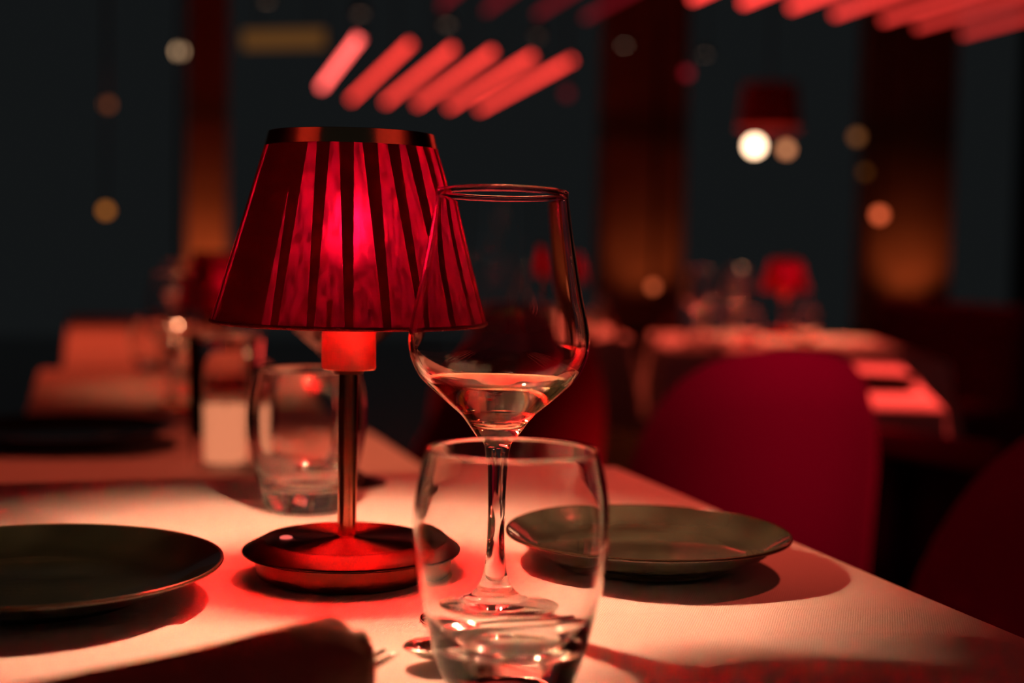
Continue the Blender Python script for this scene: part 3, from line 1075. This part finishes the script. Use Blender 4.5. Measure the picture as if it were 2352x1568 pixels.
# lit tealight added in place of a glass glint on the left row
p = on(414, 812, T2Z)
tl = thing('tealight', 'lit tealight added in place of a glint on the left row', 'candle', (p.x, p.y, T2Z + 0.002))
MB().lathe([(0.0, 0.0), (0.022, 0.0), (0.024, 0.03), (0.022, 0.03), (0.020, 0.006), (0.0, 0.006)], 24).build('cup', M['glass'], tl)
MB().lathe([(0.0, 0.008), (0.0195, 0.008), (0.0195, 0.018), (0.0, 0.018)], 20).build('wax', pbr('tealight wax', (0.8, 0.75, 0.65), 0.5), tl)
MB().lathe([(0.0, 0.020), (0.005, 0.025), (0.0055, 0.029), (0.003, 0.038), (0.0, 0.045)], 12).build('flame', emit('flame', (1.0, 0.36, 0.17), 70), tl)


# ------------------------------------------------------------------ velvet chairs
def shell(r, th, a0, a1, z0, z1, arch, n=26, k=12):
    """curved backrest: an arc around the seat whose top edge is arched"""
    vs, fs = [], []
    for i in range(n + 1):
        f = i / n
        a = a0 + (a1 - a0) * f
        top = z0 + (z1 - z0) * (1 - arch * abs(2 * f - 1) ** 2.6)
        for side in (0, 1):
            rr = r - th * side
            for j in range(k + 1):
                g = j / k
                z = z0 + (top - z0) * g
                rad = rr * (1 + 0.10 * g)
                if g > 0.9:
                    rad += (0.5 - side) * -th * ((g - 0.9) / 0.1) * 0.7
                vs.append((rad * math.cos(a), rad * math.sin(a), z))
    m_ = 2 * (k + 1)
    for i in range(n):
        for j in range(k):
            b, c_ = i * m_ + j, (i + 1) * m_ + j
            fs.append((b, c_, c_ + 1, b + 1))
            b2, c2 = b + k + 1, c_ + k + 1
            fs.append((b2, b2 + 1, c2 + 1, c2))
        b, c_ = i * m_ + k, (i + 1) * m_ + k
        fs.append((b, c_, c_ + k + 1, b + k + 1))
        b, c_ = i * m_, (i + 1) * m_
        fs.append((b, b + k + 1, c_ + k + 1, c_))
    for i in (0, n):
        for j in range(k):
            b = i * m_ + j
            q = (b, b + 1, b + k + 2, b + k + 1)
            fs.append(q if i == 0 else q[::-1])
    return MB().add(vs, fs)


def make_chair(loc, rz, label):
    t = thing('velvet_chair', label, 'chair', loc, rz, 'red velvet chairs')
    b = shell(0.190, 0.045, R(-90 - 88), R(-90 + 88), 0.30, 0.80, 0.50).build('backrest', M['velvet'], t, angle=50)
    MB().lathe([(0.0, 0.38), (0.13, 0.38), (0.165, 0.385), (0.172, 0.40), (0.172, 0.44), (0.16, 0.465), (0.12, 0.475), (0.0, 0.475)], 32, sq=1.05).build('seat', M['velvet'], t, angle=60)
    MB().lathe([(0.0, 0.35), (0.155, 0.35), (0.16, 0.38), (0.0, 0.38)], 28).build('seat_frame', M['legs'], t)
    for sx in (-1, 1):
        for sy in (-1, 1):
            MB().tube([(sx * 0.11, sy * 0.11, 0.36), (sx * 0.15, sy * 0.16, 0.0)], [0.014, 0.009], 10).build('leg', M['legs'], t)
    return t


p = at(1712, 820, 2.22)
chair = make_chair((p.x, p.y, 0), R(10), 'red velvet chair with rounded back behind the olive plate')
p = at(2445, 900, 1.62)
dup(chair, (p.x, p.y, 0), R(14), 'dark red velvet chair cut off at the right edge')
p = at(1190, 780, 3.3)
dup(chair, (p.x, p.y, 0), R(4), 'dim red velvet chair seen through the wine glass bowl')
p = at(985, 905, 2.75)
ch = dup(chair, (p.x, p.y, 0), R(80), 'dim velvet chair beside the second left-row table')


# ------------------------------------------------------------------ banquettes on the right
def bench(p0, p1, z_top, z_seat, depth, label):
    c = (p0 + p1) / 2
    d = p1 - p0
    rz = math.atan2(d.y, d.x)
    h = d.length / 2
    t = thing('banquette', label, 'bench', (c.x, c.y, 0), rz, 'velvet banquettes')
    MB().box(-h, h, 0.0, 0.09, 0.1, z_top).build('backrest', M['velvet'], t, bevel=0.03)
    MB().box(-h, h, -depth, 0.0, 0.22, z_seat).build('seat', M['velvet'], t, bevel=0.03)
    MB().box(-h + 0.02, h - 0.02, -depth + 0.03, 0.08, 0.0, 0.22).build('plinth', M['legs'], t, smooth=False)
    return t


z_ = 0.78
p0, p1 = on(2010, 683, z_), on(2330, 705, z_)
p0.z = p1.z = 0
bench(p0, p1, z_, 0.45, 0.3, 'long dim red banquette far behind the right tables')
p0, p1 = at(2015, 978, 2.36), at(2300, 1022, 2.16)
c = (p0 + p1) / 2
d = p1 - p0
t = thing('bench', 'low red bench rail under the lit cloth corner', 'bench', (c.x, c.y, 0), math.atan2(d.y, d.x))
hl, zt = d.xy.length / 2, c.z
MB().box(-hl, hl, -0.02, 0.02, zt - 0.045, zt).build('rail', M['velvet'], t, bevel=0.012)
MB().box(-hl, hl, 0.02, 0.05, 0.25, zt - 0.05).build('back_panel', M['legs'], t, smooth=False)
for sx in (-1, 1):
    MB().box(sx * (hl - 0.03) - 0.015, sx * (hl - 0.03) + 0.015, -0.015, 0.015, 0.0, zt - 0.045).build('leg', M['legs'], t, smooth=False)
